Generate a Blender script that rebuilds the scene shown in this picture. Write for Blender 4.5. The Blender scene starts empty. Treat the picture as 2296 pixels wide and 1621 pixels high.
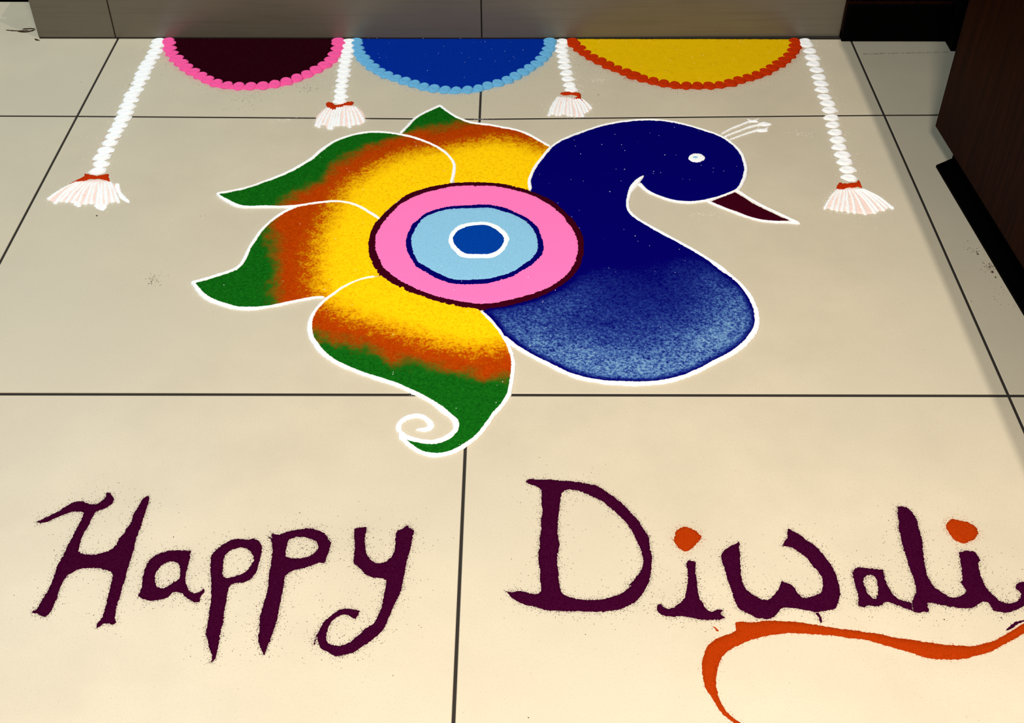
import bpy, bmesh, math, random
import numpy as np
from mathutils import Vector, Matrix
from mathutils.geometry import delaunay_2d_cdt

random.seed(7)
rng = np.random.default_rng(7)
scn = bpy.context.scene
COL = scn.collection

# ------------------------------------------------------------------ camera
F_PX = 2697.0                      # focal length for a 2296 px wide frame
TILT = math.asin(0.667)            # camera looks 41.8 degrees down
CAM_H = 1.2302
YAW = math.atan(9 / 3622.0)
fwd = Vector((-math.sin(YAW) * math.cos(TILT), math.cos(YAW) * math.cos(TILT), -math.sin(TILT)))
rgt = Vector((math.cos(YAW), math.sin(YAW), 0))
upv = rgt.cross(fwd)
cam_data = bpy.data.cameras.new('camera')
cam_data.sensor_width = 36
cam_data.lens = F_PX / 2296 * 36
cam_data.clip_start = 0.01
cam = bpy.data.objects.new('camera', cam_data)
m = Matrix((rgt, upv, -fwd)).transposed().to_4x4()
m.translation = Vector((0, 0, CAM_H))
cam.matrix_world = m
COL.objects.link(cam)
scn.camera = cam

# ------------------------------------------------------------------ light
scn.view_settings.view_transform = 'Standard'
scn.view_settings.look = 'None'
scn.view_settings.gamma = 1
scn.view_settings.use_curve_mapping = False
scn.view_settings.exposure = 0.0

world = bpy.data.worlds.new('world')
scn.world = world
world.use_nodes = True
world.node_tree.nodes['Background'].inputs[0].default_value = (0.80, 0.90, 1.0, 1)
world.node_tree.nodes['Background'].inputs[1].default_value = 0.04


def area_light(name, loc, target, size, power, color):
    d = bpy.data.lights.new(name, 'AREA')
    d.shape = 'DISK'
    d.size = size
    d.energy = power
    d.color = color
    o = bpy.data.objects.new(name, d)
    o.location = loc
    o.rotation_euler = (Vector(target) - Vector(loc)).to_track_quat('-Z', 'Y').to_euler()
    COL.objects.link(o)
    return o


area_light('hanging_lamp', (0.14, -0.10, 1.65), (0.14, -0.10, 0), 0.25, 55, (1.0, 0.91, 0.825))
area_light('ceiling_downlight', (0.95, 1.0, 2.7), (0.95, 1.0, 0), 0.03, 38, (1.0, 0.91, 0.82))
area_light('left_daylight', (-1.57, 2.32, 2.4), (-0.9, 2.0, 0), 0.4, 46, (0.81, 0.92, 0.97))

# ------------------------------------------------------------------ floor mapping
def to_floor(x, y):
    """Where the sight line through a point of the 2296 x 1621 frame meets the floor plane (metres)."""
    v = fwd * F_PX + rgt * (x - 1148) + upv * (810.5 - y)
    t = -CAM_H / v.z
    return (v.x * t, v.y * t)


CROPS = {  # the enlargements the outlines were traced from: origin and scale
    'px': (0, 0, 1), 'Z1': (0, 0, 3.2417), 'Z2': (500, 0, 3.8267), 'Z3': (1050, 0, 5.4025), 'Z4': (1400, 0, 4.592),
    'Z5': (1750, 0, 3.2417), 'F': (420, 220, 3.2422), 'R': (780, 380, 4.1), 'H': (1080, 240, 3.0211),
    'B': (1040, 580, 3.28), 'T': (660, 600, 3.524), 'L1': (40, 1060, 3.684), 'L2': (440, 1140, 4.2519),
    'L3': (1100, 1040, 4.052), 'L4': (1560, 1100, 4.7675), 'L5': (1880, 1100, 5.065), 'L6': (1540, 1340, 3.037),
    'S1': (340, 60, 4.783), 'T1': (90, 360, 10.436), 'T2': (690, 210, 15.307), 'T3': (1210, 190, 16.4), 'T4': (1830, 380, 12.084),
}


def tr(key, s):
    """'x,y x,y ...' in one enlargement -> list of floor points."""
    ox, oy, k = CROPS[key]
    out = []
    for a in s.split():
        x, y = a.split(',')
        out.append(to_floor(ox + float(x) / k, oy + float(y) / k))
    return out


# ------------------------------------------------------------------ materials
def new_mat(name):
    mt = bpy.data.materials.new(name)
    mt.use_nodes = True
    nt = mt.node_tree
    return mt, nt, nt.nodes['Principled BSDF']


def node(nt, typ, **kw):
    n = nt.nodes.new(typ)
    for k, v in kw.items():
        setattr(n, k, v)
    return n


def lin(c):
    return tuple(((v / 255) / 12.92 if v / 255 <= 0.04045 else ((v / 255 + 0.055) / 1.055) ** 2.4) for v in c)


def noise(nt, scale, detail=2.0, rough=0.5, vec=None):
    n = node(nt, 'ShaderNodeTexNoise')
    n.inputs['Scale'].default_value = scale
    n.inputs['Detail'].default_value = detail
    n.inputs['Roughness'].default_value = rough
    if vec is not None:
        nt.links.new(vec, n.inputs['Vector'])
    return n


def mixc(nt, a, b, fac):
    n = node(nt, 'ShaderNodeMix', data_type='RGBA')
    for sock, v in ((n.inputs[6], a), (n.inputs[7], b), (n.inputs[0], fac)):
        if hasattr(v, 'links'):
            nt.links.new(v, sock)
        elif isinstance(v, (int, float)):
            sock.default_value = v
        else:
            sock.default_value = (*v, 1)
    return n.outputs[2]


def mrange(nt, v, a, b, c=0.0, d=1.0, smooth=False):
    n = node(nt, 'ShaderNodeMapRange')
    if smooth:
        n.interpolation_type = 'SMOOTHSTEP'
    nt.links.new(v, n.inputs[0])
    for i, x in zip((1, 2, 3, 4), (a, b, c, d)):
        n.inputs[i].default_value = x
    return n.outputs[0]


def math_(nt, op, a, b):
    n = node(nt, 'ShaderNodeMath', operation=op)
    for s, v in ((n.inputs[0], a), (n.inputs[1], b)):
        if hasattr(v, 'links'):
            nt.links.new(v, s)
        else:
            s.default_value = v
    return n.outputs[0]


def coords(nt):
    return node(nt, 'ShaderNodeTexCoord').outputs['Object']


def powder_finish(nt, bsdf, co, bump=0.35):
    bsdf.inputs['Roughness'].default_value = 0.95
    bsdf.inputs['Specular IOR Level'].default_value = 0.0
    n1 = noise(nt, 420, 3, 0.7, co)
    b = node(nt, 'ShaderNodeBump')
    b.inputs['Strength'].default_value = bump
    b.inputs['Distance'].default_value = 0.0012
    nt.links.new(n1.outputs[0], b.inputs['Height'])
    nt.links.new(b.outputs[0], bsdf.inputs['Normal'])


def powder(name, rgb, vary=0.18, bump=0.35, blot=None):
    mt, nt, bs = new_mat(name)
    co = coords(nt)
    c = lin(rgb)
    dark = tuple(v * (1 - vary) for v in c)
    light = tuple(min(1, v * (1 + vary) + 0.012 * vary) for v in c)
    g = noise(nt, 620, 2, 0.6, co)
    col = mixc(nt, dark, light, mrange(nt, g.outputs[0], 0.35, 0.65))
    if blot:
        n2 = noise(nt, 55, 4, 0.65, co)
        col = mixc(nt, col, lin(blot), mrange(nt, n2.outputs[0], 0.55, 0.8, 0, 0.5))
    nt.links.new(col, bs.inputs['Base Color'])
    powder_finish(nt, bs, co, bump)
    return mt


M = {}
M['white'] = powder('white_powder', (246, 246, 244), 0.03, 0.2)
M['tassel_base'] = powder('pinkish_white_powder', (244, 216, 204), 0.12, 0.3, (224, 150, 125))
M['pink'] = powder('pink_powder', (250, 118, 182), 0.10)
M['hot_pink'] = powder('hot_pink_powder', (242, 88, 155), 0.08)
M['light_blue'] = powder('light_blue_powder', (134, 188, 216), 0.10)
M['bead_blue'] = powder('sky_blue_powder', (101, 169, 209), 0.10)
M['blue'] = powder('blue_powder', (0, 58, 150), 0.12)
M['royal'] = powder('royal_blue_powder', (0, 40, 142), 0.14)
M['navy'] = powder('navy_powder', (3, 0, 94), 0.12)
M['maroon'] = powder('maroon_powder', (55, 0, 18), 0.15)
M['dark_maroon'] = powder('dark_maroon_powder', (36, 0, 9), 0.2)
M['plum'] = powder('plum_powder', (49, 0, 31), 0.2)
M['yellow'] = powder('yellow_powder', (219, 176, 4), 0.10, 0.35, (187, 140, 4))
M['orange'] = powder('orange_powder', (154, 46, 2), 0.14)
M['rust'] = powder('rust_powder', (180, 44, 4), 0.14)
M['grit'] = powder('dark_grit_and_shade', (58, 44, 30), 0.3)  # grit colour, also used for the contact-shading grains by the plinth


def feather_mat():
    mt, nt, bs = new_mat('feather_powder')
    co = coords(nt)
    a1 = node(nt, 'ShaderNodeAttribute', attribute_name='green_side').outputs['Fac']
    a2 = node(nt, 'ShaderNodeAttribute', attribute_name='orange_side').outputs['Fac']
    fine = noise(nt, 270, 3, 0.7, co)
    mid = noise(nt, 70, 3, 0.6, co)
    coarse = noise(nt, 20, 3, 0.6, co)
    f = math_(nt, 'SUBTRACT', fine.outputs[0], 0.5)
    md = math_(nt, 'SUBTRACT', mid.outputs[0], 0.5)
    cs = math_(nt, 'SUBTRACT', coarse.outputs[0], 0.5)
    d1 = math_(nt, 'ADD', math_(nt, 'ADD', a1, math_(nt, 'MULTIPLY', f, 0.04)), math_(nt, 'MULTIPLY', cs, 0.07))
    d2 = math_(nt, 'ADD', math_(nt, 'ADD', a2, math_(nt, 'MULTIPLY', f, 0.13)), math_(nt, 'MULTIPLY', md, 0.05))
    yel = mixc(nt, lin((222, 164, 4)), lin((255, 204, 10)), mrange(nt, fine.outputs[0], 0.3, 0.52))
    org = mixc(nt, lin((154, 46, 1)), lin((182, 64, 3)), mrange(nt, fine.outputs[0], 0.35, 0.65))
    grn = mixc(nt, lin((9, 76, 12)), lin((20, 101, 20)), mrange(nt, fine.outputs[0], 0.35, 0.65))
    c = mixc(nt, yel, org, mrange(nt, d2, -0.024, 0.024))
    c = mixc(nt, c, grn, mrange(nt, d1, -0.020, 0.018, 0, 1, True))
    nt.links.new(c, bs.inputs['Base Color'])
    powder_finish(nt, bs, co, 0.4)
    return mt


def body_mat():
    mt, nt, bs = new_mat('peacock_blue_powder')
    co = coords(nt)
    a = node(nt, 'ShaderNodeAttribute', attribute_name='pale').outputs['Fac']
    fine = noise(nt, 260, 3, 0.7, co)
    coarse = noise(nt, 22, 4, 0.6, co)
    f = math_(nt, 'MULTIPLY', math_(nt, 'SUBTRACT', fine.outputs[0], 0.5), 4.5)
    cs = math_(nt, 'MULTIPLY', math_(nt, 'SUBTRACT', coarse.outputs[0], 0.5), 0.9)
    s = math_(nt, 'ADD', math_(nt, 'ADD', f, cs), 1.0)
    v = math_(nt, 'MULTIPLY', a, s)
    r = node(nt, 'ShaderNodeValToRGB')
    el = r.color_ramp.elements
    el[0].position = 0.06
    el[0].color = (*lin((4, 1, 95)), 1)
    el[1].position = 1.0
    el[1].color = (*lin((120, 159, 187)), 1)
    for p, c in ((0.3, (28, 46, 124)), (0.6, (69, 104, 161))):
        e = el.new(p)
        e.color = (*lin(c), 1)
    nt.links.new(v, r.inputs[0])
    nt.links.new(r.outputs[0], bs.inputs['Base Color'])
    powder_finish(nt, bs, co, 0.4)
    return mt


M['feather'] = feather_mat()
M['body'] = body_mat()


def tile_mat(name, rgb, rough, streak=0.0):
    mt, nt, bs = new_mat(name)
    co = node(nt, 'ShaderNodeNewGeometry').outputs['Position']
    c = lin(rgb)
    n1 = noise(nt, 7, 4, 0.6, co)
    n2 = noise(nt, 380, 3, 0.7, co)
    n3 = noise(nt, 1.7, 2, 0.5, co)
    col = mixc(nt, tuple(v * 0.93 for v in c), tuple(min(1, v * 1.04) for v in c), mrange(nt, n1.outputs[0], 0.3, 0.7))
    col = mixc(nt, col, (c[0] * 0.92, c[1] * 0.95, c[2] * 0.98), mrange(nt, n3.outputs[0], 0.45, 0.7))
    col = mixc(nt, col, tuple(v * 0.80 for v in c), mrange(nt, n2.outputs[0], 0.52, 0.78, 0, 0.75))
    if streak:
        mp = node(nt, 'ShaderNodeMapping')
        mp.inputs['Scale'].default_value = (2.2, 60, 60)
        nt.links.new(co, mp.inputs[0])
        n4 = noise(nt, 2.0, 4, 0.6, mp.outputs[0])
        col = mixc(nt, col, tuple(v * 0.72 for v in c), mrange(nt, n4.outputs[0], 0.5, 0.75, 0, streak))
    nt.links.new(col, bs.inputs['Base Color'])
    bs.inputs['Roughness'].default_value = rough
    bs.inputs['Specular IOR Level'].default_value = 0.5
    b = node(nt, 'ShaderNodeBump')
    b.inputs['Strength'].default_value = 0.06
    b.inputs['Distance'].default_value = 0.001
    nt.links.new(n2.outputs[0], b.inputs['Height'])
    nt.links.new(b.outputs[0], bs.inputs['Normal'])
    return mt


M['floor_tile'] = tile_mat('cream_floor_tile', (199, 187, 161), 0.50)
M['riser_tile'] = tile_mat('grey_beige_riser_tile', (112, 105, 90), 0.28, 0.6)


def plain(name, rgb, rough, vary=0.3):
    mt, nt, bs = new_mat(name)
    co = coords(nt)
    n1 = noise(nt, 60, 4, 0.6, co)
    c = lin(rgb)
    nt.links.new(mixc(nt, tuple(v * (1 - vary) for v in c), tuple(v * (1 + vary) for v in c), n1.outputs[0]), bs.inputs['Base Color'])
    bs.inputs['Roughness'].default_value = rough
    return mt


M['grout'] = plain('dark_grout', (30, 23, 14), 0.9)


def wood(name, a, b, rough):
    mt, nt, bs = new_mat(name)
    co = node(nt, 'ShaderNodeNewGeometry').outputs['Position']
    mp = node(nt, 'ShaderNodeMapping')
    mp.inputs['Scale'].default_value = (40, 40, 2.2)
    nt.links.new(co, mp.inputs[0])
    n1 = noise(nt, 3.0, 5, 0.65, mp.outputs[0])
    nt.links.new(mixc(nt, lin(a), lin(b), mrange(nt, n1.outputs[0], 0.35, 0.7)), bs.inputs['Base Color'])
    bs.inputs['Roughness'].default_value = rough
    bs.inputs['Specular IOR Level'].default_value = 0.03
    return mt


M['wood'] = wood('dark_red_brown_wood', (20, 1, 0), (38, 11, 2), 0.55)
M['black_wood'] = wood('blackened_wood', (1, 1, 1), (3, 1, 1), 0.7)
M['red_edge'] = wood('worn_red_wood_edge', (16, 3, 1), (34, 11, 3), 0.5)


# ------------------------------------------------------------------ object helpers
def link(name, me, mat=None, parent=None, kind=None, label=None, cat=None, group=None, loc=None):
    o = bpy.data.objects.new(name, me)
    COL.objects.link(o)
    if mat is not None and me is not None and not me.materials:
        me.materials.append(mat)
    if parent is not None:
        o.parent = parent
    if loc is not None:
        o.location = loc
    if kind:
        o['kind'] = kind
    if label:
        o['label'] = label
    if cat:
        o['category'] = cat
    if group:
        o['group'] = group
    return o


def thing(name, label, cat, loc=(0, 0, 0), group=None):
    return link(name, None, label=label, cat=cat, group=group, loc=loc)


def mesh(name, verts, faces, smooth=False):
    me = bpy.data.meshes.new(name)
    me.from_pydata([tuple(map(float, v)) for v in verts], [], faces)
    if smooth:
        me.polygons.foreach_set('use_smooth', [True] * len(me.polygons))
    me.update()
    return me


def prism(name, poly, z0, z1, chamfer=0.0):
    """Upright block over a convex floor polygon (counter-clockwise), with a chamfered top edge."""
    n = len(poly)
    c = np.mean(np.array(poly), axis=0)
    vs = [(x, y, z0) for x, y in poly]
    if chamfer:
        vs += [(x, y, z1 - chamfer) for x, y in poly]
        for x, y in poly:
            dx, dy = c[0] - x, c[1] - y
            vs.append((x + math.copysign(chamfer, dx), y + math.copysign(chamfer, dy), z1))
        rings = 3
    else:
        vs += [(x, y, z1) for x, y in poly]
        rings = 2
    fs = [tuple(reversed(range(n)))]
    for r in range(rings - 1):
        for i in range(n):
            j = (i + 1) % n
            fs.append((r * n + i, r * n + j, (r + 1) * n + j, (r + 1) * n + i))
    fs.append(tuple((rings - 1) * n + i for i in range(n)))
    return mesh(name, vs, fs)


def box(name, x0, x1, y0, y1, z0, z1, ch=0.0):
    return prism(name, [(x0, y0), (x1, y0), (x1, y1), (x0, y1)], z0, z1, ch)


# ------------------------------------------------------------------ floor
GAP = 0.0022
GAPY = 0.0029
floor = link('floor', box('floor', -2.6, 1.9, -0.4, 2.75, -0.06, -0.0009), M['grout'], kind='structure',
             label='cream tiled floor with thin dark joints', cat='floor')
XS = [-2.46, -1.665, -0.869, -0.0692, 0.7350, 1.535, 1.88]
YROW = {  # joint lines: y at each column boundary
    0: [0.500] * 7, 1: [1.3000] * 7,
    2: [2.108, 2.107, 2.1023, 2.0932, 2.1106, 2.118, 2.12],
    3: [2.700, 2.700, 2.700, 2.4320, 2.4330, 2.700, 2.700],
}
for r in range(-1, 3):
    for c in range(6):
        lo = [YROW[r][c], YROW[r][c + 1]] if r >= 0 else [-0.3, -0.3]
        hi = [YROW[r + 1][c], YROW[r + 1][c + 1]]
        if r == 2:
            hi = [2.700, 2.700]
        x0, x1 = XS[c] + GAP, XS[c + 1] - GAP
        link('tile', prism('tile', [(x0, lo[0] + GAPY), (x1, lo[1] + GAPY), (x1, hi[1] - GAPY), (x0, hi[0] - GAPY)], -0.010, 0.0, 0.0007),
             M['floor_tile'], floor)

# ------------------------------------------------------------------ tiled riser along the back
RX0, RX1, RY = -1.0415, 0.7110, 2.4335
RISER_H, RISER_D = 0.150, 0.075
riser = link('wall_back', box('wall_back', RX0 + 0.006, RX1, RY + 0.012, RY + RISER_D, 0.0005, RISER_H - 0.009), M['grout'], kind='structure',
             label='low grey beige tiled riser behind the three powder half circles', cat='riser')
skew = 0.0095
def riser_tile(xa, xb, name='tile'):
    def fy(x):
        return RY - 0.0015 + skew * max(0, (x + 0.07) / 0.78) if x > -0.07 else RY - 0.0015
    vs = []
    for z in (0.0035, RISER_H):
        vs += [(xa, fy(xa), z), (xb, fy(xb), z), (xb, fy(xb) + 0.010, z), (xa, fy(xa) + 0.010, z)]
    return mesh(name, vs, [(3, 2, 1, 0), (4, 5, 6, 7), (0, 1, 5, 4), (1, 2, 6, 5), (2, 3, 7, 6), (3, 0, 4, 7)])
for xa, xb in ((RX0, -0.8750), (-0.8720, -0.0737), (-0.0707, RX1)):
    link('tile', riser_tile(xa, xb), M['riser_tile'], riser)
link('base_joint', box('base_joint', RX0 + 0.001, RX1, RY - 0.0018, RY + 0.012, 0.0, 0.0034), M['grout'], riser)
link('top_tile', box('top_tile', RX0, RX1, RY + 0.0205, RY + RISER_D + 0.02, RISER_H - 0.009, RISER_H + 0.001), M['riser_tile'], riser)

# dark boards behind the riser and to the right of it
link('wall_far', box('wall_far', -2.6, 1.9, 2.705, 2.75, -0.003, 2.2), M['black_wood'], kind='structure',
     label='blackened wooden wall far behind the tiled riser', cat='wall')
link('baseboard_left', box('baseboard_left', -2.45, RX0 - 0.01, 2.612, 2.70, 0.0003, 0.12), M['black_wood'], kind='structure',
     label='black baseboard at the far edge of the floor beside the riser', cat='baseboard')
frame = link('trim_1', None, kind='structure', label='dark wooden door frame standing at the end of the tiled riser', cat='door frame',
             loc=(0.826, 2.5, 0))
link('frame_base', box('frame_base', -0.1135, 0.112, -0.0775, 0.19, 0.0005, 0.086, 0.002), M['black_wood'], frame)
link('frame_edge', box('frame_edge', -0.1125, 0.112, -0.0755, 0.0, 0.086, 0.0885), M['red_edge'], frame)
link('frame_post', box('frame_post', -0.1105, 0.112, -0.068, 0.19, 0.0885, 2.1), M['black_wood'], frame)
link('corner_bead', box('corner_bead', -0.1148, -0.1128, -0.072, -0.040, 0.02, 0.085), M['red_edge'], frame)
link('wall_right', box('wall_right', 0.9385, 1.05, 2.378, 2.70, 0.0005, 2.2), M['black_wood'], kind='structure',
     label='black wooden side wall beyond the brown cabinet', cat='wall')

# ------------------------------------------------------------------ cabinet on the right
U = np.array([-0.06304615, 0.99801061])      # along the cabinet's face, away from the camera
N = np.array([0.99801061, 0.06304615])       # into the cabinet
P1 = np.array([0.7879, 1.9209])
cab = thing('wooden_cabinet', 'dark red-brown wooden cabinet on a black plinth at the edge of the floor', 'cabinet', (*P1, 0))
def slab(s0, s1, n0, n1, z0, z1, name, ch=0.0):
    pts = [N * n0 + U * s0, N * n1 + U * s0, N * n1 + U * s1, N * n0 + U * s1]
    return prism(name, [tuple(p) for p in pts], z0, z1, ch)
link('plinth', slab(-1.3, 0.0209, 0.0368, 0.35, 0.005, 0.062, 'plinth'), M['black_wood'], cab)
link('thin_black_slab', mesh('thin_black_slab', [(*p, z) for z in (0.0004, 0.005) for p in
     [tuple(U * -1.3), tuple(U * -1.3 + N * 0.35), tuple(N * 0.35 + U * 0.045), (0.0354, 0.0232), (0, 0)]],
     [(4, 3, 2, 1, 0), (5, 6, 7, 8, 9), (0, 1, 6, 5), (1, 2, 7, 6), (2, 3, 8, 7), (3, 4, 9, 8), (4, 0, 5, 9)]), M['black_wood'], cab)  # thin black slab on the floor below the side panel
link('side_panel', slab(-1.32, 0.044, -0.001, 0.018, 0.0622, 0.86, 'side_panel'), M['wood'], cab)
link('carcass', slab(-1.31, 0.0435, 0.018, 0.36, 0.0622, 0.86, 'carcass'), M['black_wood'], cab)
link('shadow_casting_top', prism('shadow_casting_top', [(0.7885 - P1[0], -1.35), (0.44, -1.35), (0.40, 0.07), (0.7885 - P1[0], 0.07)], 0.86, 0.885, 0.002), M['wood'], cab)  # unseen top, its straight edge shaped to cast the shade strip on the floor


# ------------------------------------------------------------------ powder shapes
def smooth_poly(pts, step=0.0022, closed=True):
    """Catmull-Rom through the traced points (sharp corners kept), then even resampling."""
    P = np.array(pts, float)
    n = len(P)
    if n < 3:
        out = [P[0] + (P[1] - P[0]) * t for t in np.linspace(0, 1, 20)]
        C = np.array(out)
    else:
        tan = np.zeros_like(P)
        for i in range(n):
            if not closed and i in (0, n - 1):
                continue
            a, b, c = P[i - 1], P[i], P[(i + 1) % n]
            u, v = b - a, c - b
            lu, lv = np.linalg.norm(u), np.linalg.norm(v)
            if lu < 1e-9 or lv < 1e-9:
                continue
            cosang = u @ v / (lu * lv)
            if cosang > 0.25:
                d = u / lu + v / lv
                tan[i] = d / np.linalg.norm(d)
        out = []
        for i in range(n if closed else n - 1):
            a, b = P[i], P[(i + 1) % n]
            L = np.linalg.norm(b - a)
            k = max(3, int(L / step * 1.5))
            for t in np.arange(k) / k:
                h00 = 2 * t**3 - 3 * t**2 + 1
                h10 = t**3 - 2 * t**2 + t
                h01 = -2 * t**3 + 3 * t**2
                h11 = t**3 - t**2
                ta = tan[i] if tan[i].any() else (b - a) / L
                tb = tan[(i + 1) % n] if tan[(i + 1) % n].any() else (b - a) / L
                out.append(h00 * a + h10 * L * ta + h01 * b + h11 * L * tb)
        if not closed:
            out.append(P[-1])
        C = np.array(out)
    Q = np.vstack([C, C[:1]]) if closed else C
    s = np.r_[0, np.cumsum(np.linalg.norm(np.diff(Q, axis=0), axis=1))]
    m_ = max(6, int(s[-1] / step))
    ss = np.linspace(0, s[-1], m_, endpoint=not closed)
    return np.c_[np.interp(ss, s, Q[:, 0]), np.interp(ss, s, Q[:, 1])]


def normals(P, closed=True):
    if closed:
        d = np.roll(P, -1, 0) - np.roll(P, 1, 0)
    else:
        d = np.gradient(P, axis=0)
    d /= np.linalg.norm(d, axis=1)[:, None] + 1e-12
    return np.c_[d[:, 1], -d[:, 0]]


def area2(P):
    x, y = P[:, 0], P[:, 1]
    return np.sum(x * np.roll(y, -1) - y * np.roll(x, -1))


def rough_noise(n, amp):
    a = rng.normal(0, 1, n)
    b = np.convolve(np.r_[rng.normal(0, 1, n + 8)], np.ones(9) / 3, 'valid')[:n]
    return amp * (0.55 * np.clip(a, -2, 2) + 0.6 * b)


def inside(polys, Q):
    r = np.zeros(len(Q), bool)
    for P in polys:
        x0, y0 = P[:, 0], P[:, 1]
        x1, y1 = np.roll(x0, -1), np.roll(y0, -1)
        for k in range(0, len(Q), 4000):
            q = Q[k:k + 4000]
            cond = (y0[None] > q[:, 1:2]) != (y1[None] > q[:, 1:2])
            xi = x0 + (q[:, 1:2] - y0) * (x1 - x0) / (y1 - y0 + 1e-15)
            r[k:k + 4000] ^= (np.sum(cond & (q[:, 0:1] < xi), axis=1) % 2).astype(bool)
    return r


def seg_dist(Q, P, closed=True, signed=False):
    A = P
    B = np.roll(P, -1, 0) if closed else P[1:]
    A = A if closed else P[:-1]
    d = B - A
    L2 = np.sum(d * d, axis=1) + 1e-15
    out = np.empty(len(Q))
    for k in range(0, len(Q), 1500):
        q = Q[k:k + 1500]
        w = q[:, None] - A[None]
        t = np.clip(np.sum(w * d, axis=2) / L2, 0, 1)
        e = w - t[..., None] * d
        dd = np.sum(e * e, axis=2)
        j = np.argmin(dd, axis=1)
        v = np.sqrt(dd[np.arange(len(q)), j])
        if signed:
            c = d[j, 0] * w[np.arange(len(q)), j, 1] - d[j, 1] * w[np.arange(len(q)), j, 0]
            v = v * np.sign(c)
        out[k:k + 1500] = v
    return out


OUTLINES = {}


def powder_fill(name, mat, outer, holes=(), h=0.002, parent=None, grid=0.006, jit=0.0006, edge=0.0012, step=0.0022,
                attrs=None, smooth_outline=True, z0=0.0, lump=0.00025, **kw):
    polys = []
    for p in [outer, *holes]:
        Q = smooth_poly(p, step) if smooth_outline else np.array(p)
        if (area2(Q) > 0) != (p is outer):
            Q = Q[::-1]
        Q = Q + normals(Q) * rough_noise(len(Q), jit)[:, None]
        polys.append(Q)
    allp = np.vstack(polys)
    lo, hi = allp.min(0), allp.max(0)
    gx, gy = np.meshgrid(np.arange(lo[0], hi[0], grid), np.arange(lo[1], hi[1], grid))
    G = np.c_[gx.ravel(), gy.ravel()] + rng.uniform(-0.3, 0.3, (gx.size, 2)) * grid
    ins = [q - normals(q) * edge for q in polys]
    ins = np.vstack([q[::2] for q in ins])
    ins2 = np.vstack([(q - normals(q) * edge * 2.6)[::3] for q in polys])
    def dist(Q):
        return np.min([seg_dist(Q, q) for q in polys], axis=0)
    G = G[inside(polys, G)]
    if len(G):
        G = G[dist(G) > edge * 3.2]
    ins = ins[inside(polys, ins)]
    if len(ins):
        ins = ins[dist(ins) > edge * 0.75]
    ins2 = ins2[inside(polys, ins2)]
    if len(ins2):
        ins2 = ins2[dist(ins2) > edge * 2.1]
    pts = np.vstack([allp, ins, ins2, G])
    edges, k = [], 0
    for q in polys:
        n = len(q)
        edges += [(k + i, k + (i + 1) % n) for i in range(n)]
        k += n
    S = 100.0
    r = delaunay_2d_cdt([Vector((float(a) * S, float(b) * S)) for a, b in pts], edges, [], 0, 1e-5)
    V = np.array([(v.x, v.y) for v in r[0]]) / S
    T = np.array([t for t in r[2] if len(t) == 3])
    cen = V[T].mean(axis=1)
    T = T[inside(polys, cen)]
    d = dist(V)
    z = z0 + h * (1 - np.exp(-d / (edge * 0.9))) + rng.normal(0, lump, len(V)) * np.clip(d / edge, 0, 1)
    me = mesh(name, np.c_[V, np.maximum(z, 0.0001)], [tuple(map(int, t)) for t in T], True)
    if attrs:
        for an, fn in attrs.items():
            at = me.attributes.new(an, 'FLOAT', 'POINT')
            at.data.foreach_set('value', np.asarray(fn(V, d), dtype=np.float32))
    o = link(name, me, mat, parent, **kw)
    OUTLINES[o.name] = polys
    return o


def powder_stroke(name, mat, path, width, h=0.003, parent=None, jit=0.0006, step=0.0020, z0=0.0, taper=(0.3, 0.3), **kw):
    """A trickled line of powder: rounded ridge along a floor path; width in metres (one value or one per traced point)."""
    P = smooth_poly(path, step, closed=False)
    n = len(P)
    if np.isscalar(width):
        w = np.full(n, width)
    else:
        src = np.array(path)
        sl = np.r_[0, np.cumsum(np.linalg.norm(np.diff(src, axis=0), axis=1))]
        w = np.interp(np.linspace(0, 1, n), sl / sl[-1], width)
    e = np.arange(n) * step
    w = w * np.clip(taper[0] + e / 0.006, 0, 1) * np.clip(taper[1] + e[::-1] / 0.006, 0, 1)
    N_ = normals(P, False)
    l = w / 2 + rough_noise(n, jit)
    rr = w / 2 + rough_noise(n, jit)
    prof = [(-1, 0), (-0.78, 0.72), (-0.35, 0.97), (0.0, 1.0), (0.35, 0.97), (0.78, 0.72), (1, 0)]
    vs, fs = [], []
    for i in range(n):
        for a, b in prof:
            off = (-l[i] if a < 0 else rr[i]) * abs(a)
            q = P[i] + N_[i] * off
            vs.append((q[0], q[1], z0 + max(0.0001, b * h * min(1, w[i] / 0.004) + rng.normal(0, 0.00012) * (b > 0))))
    k = len(prof)
    for i in range(n - 1):
        for j in range(k - 1):
            fs.append((i * k + j, (i + 1) * k + j, (i + 1) * k + j + 1, i * k + j + 1))
    fs.append(tuple(range(k)))
    fs.append(tuple((n - 1) * k + j for j in reversed(range(k))))
    o = link(name, mesh(name, vs, fs, True), mat, parent, **kw)
    OUTLINES[o.name] = [np.vstack([P + N_ * rr[:, None], (P - N_ * l[:, None])[::-1]])]
    return o


TET = np.array([(1, 0, -0.35), (-0.5, 0.87, -0.35), (-0.5, -0.87, -0.35), (0, 0, 0.9)])


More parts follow.
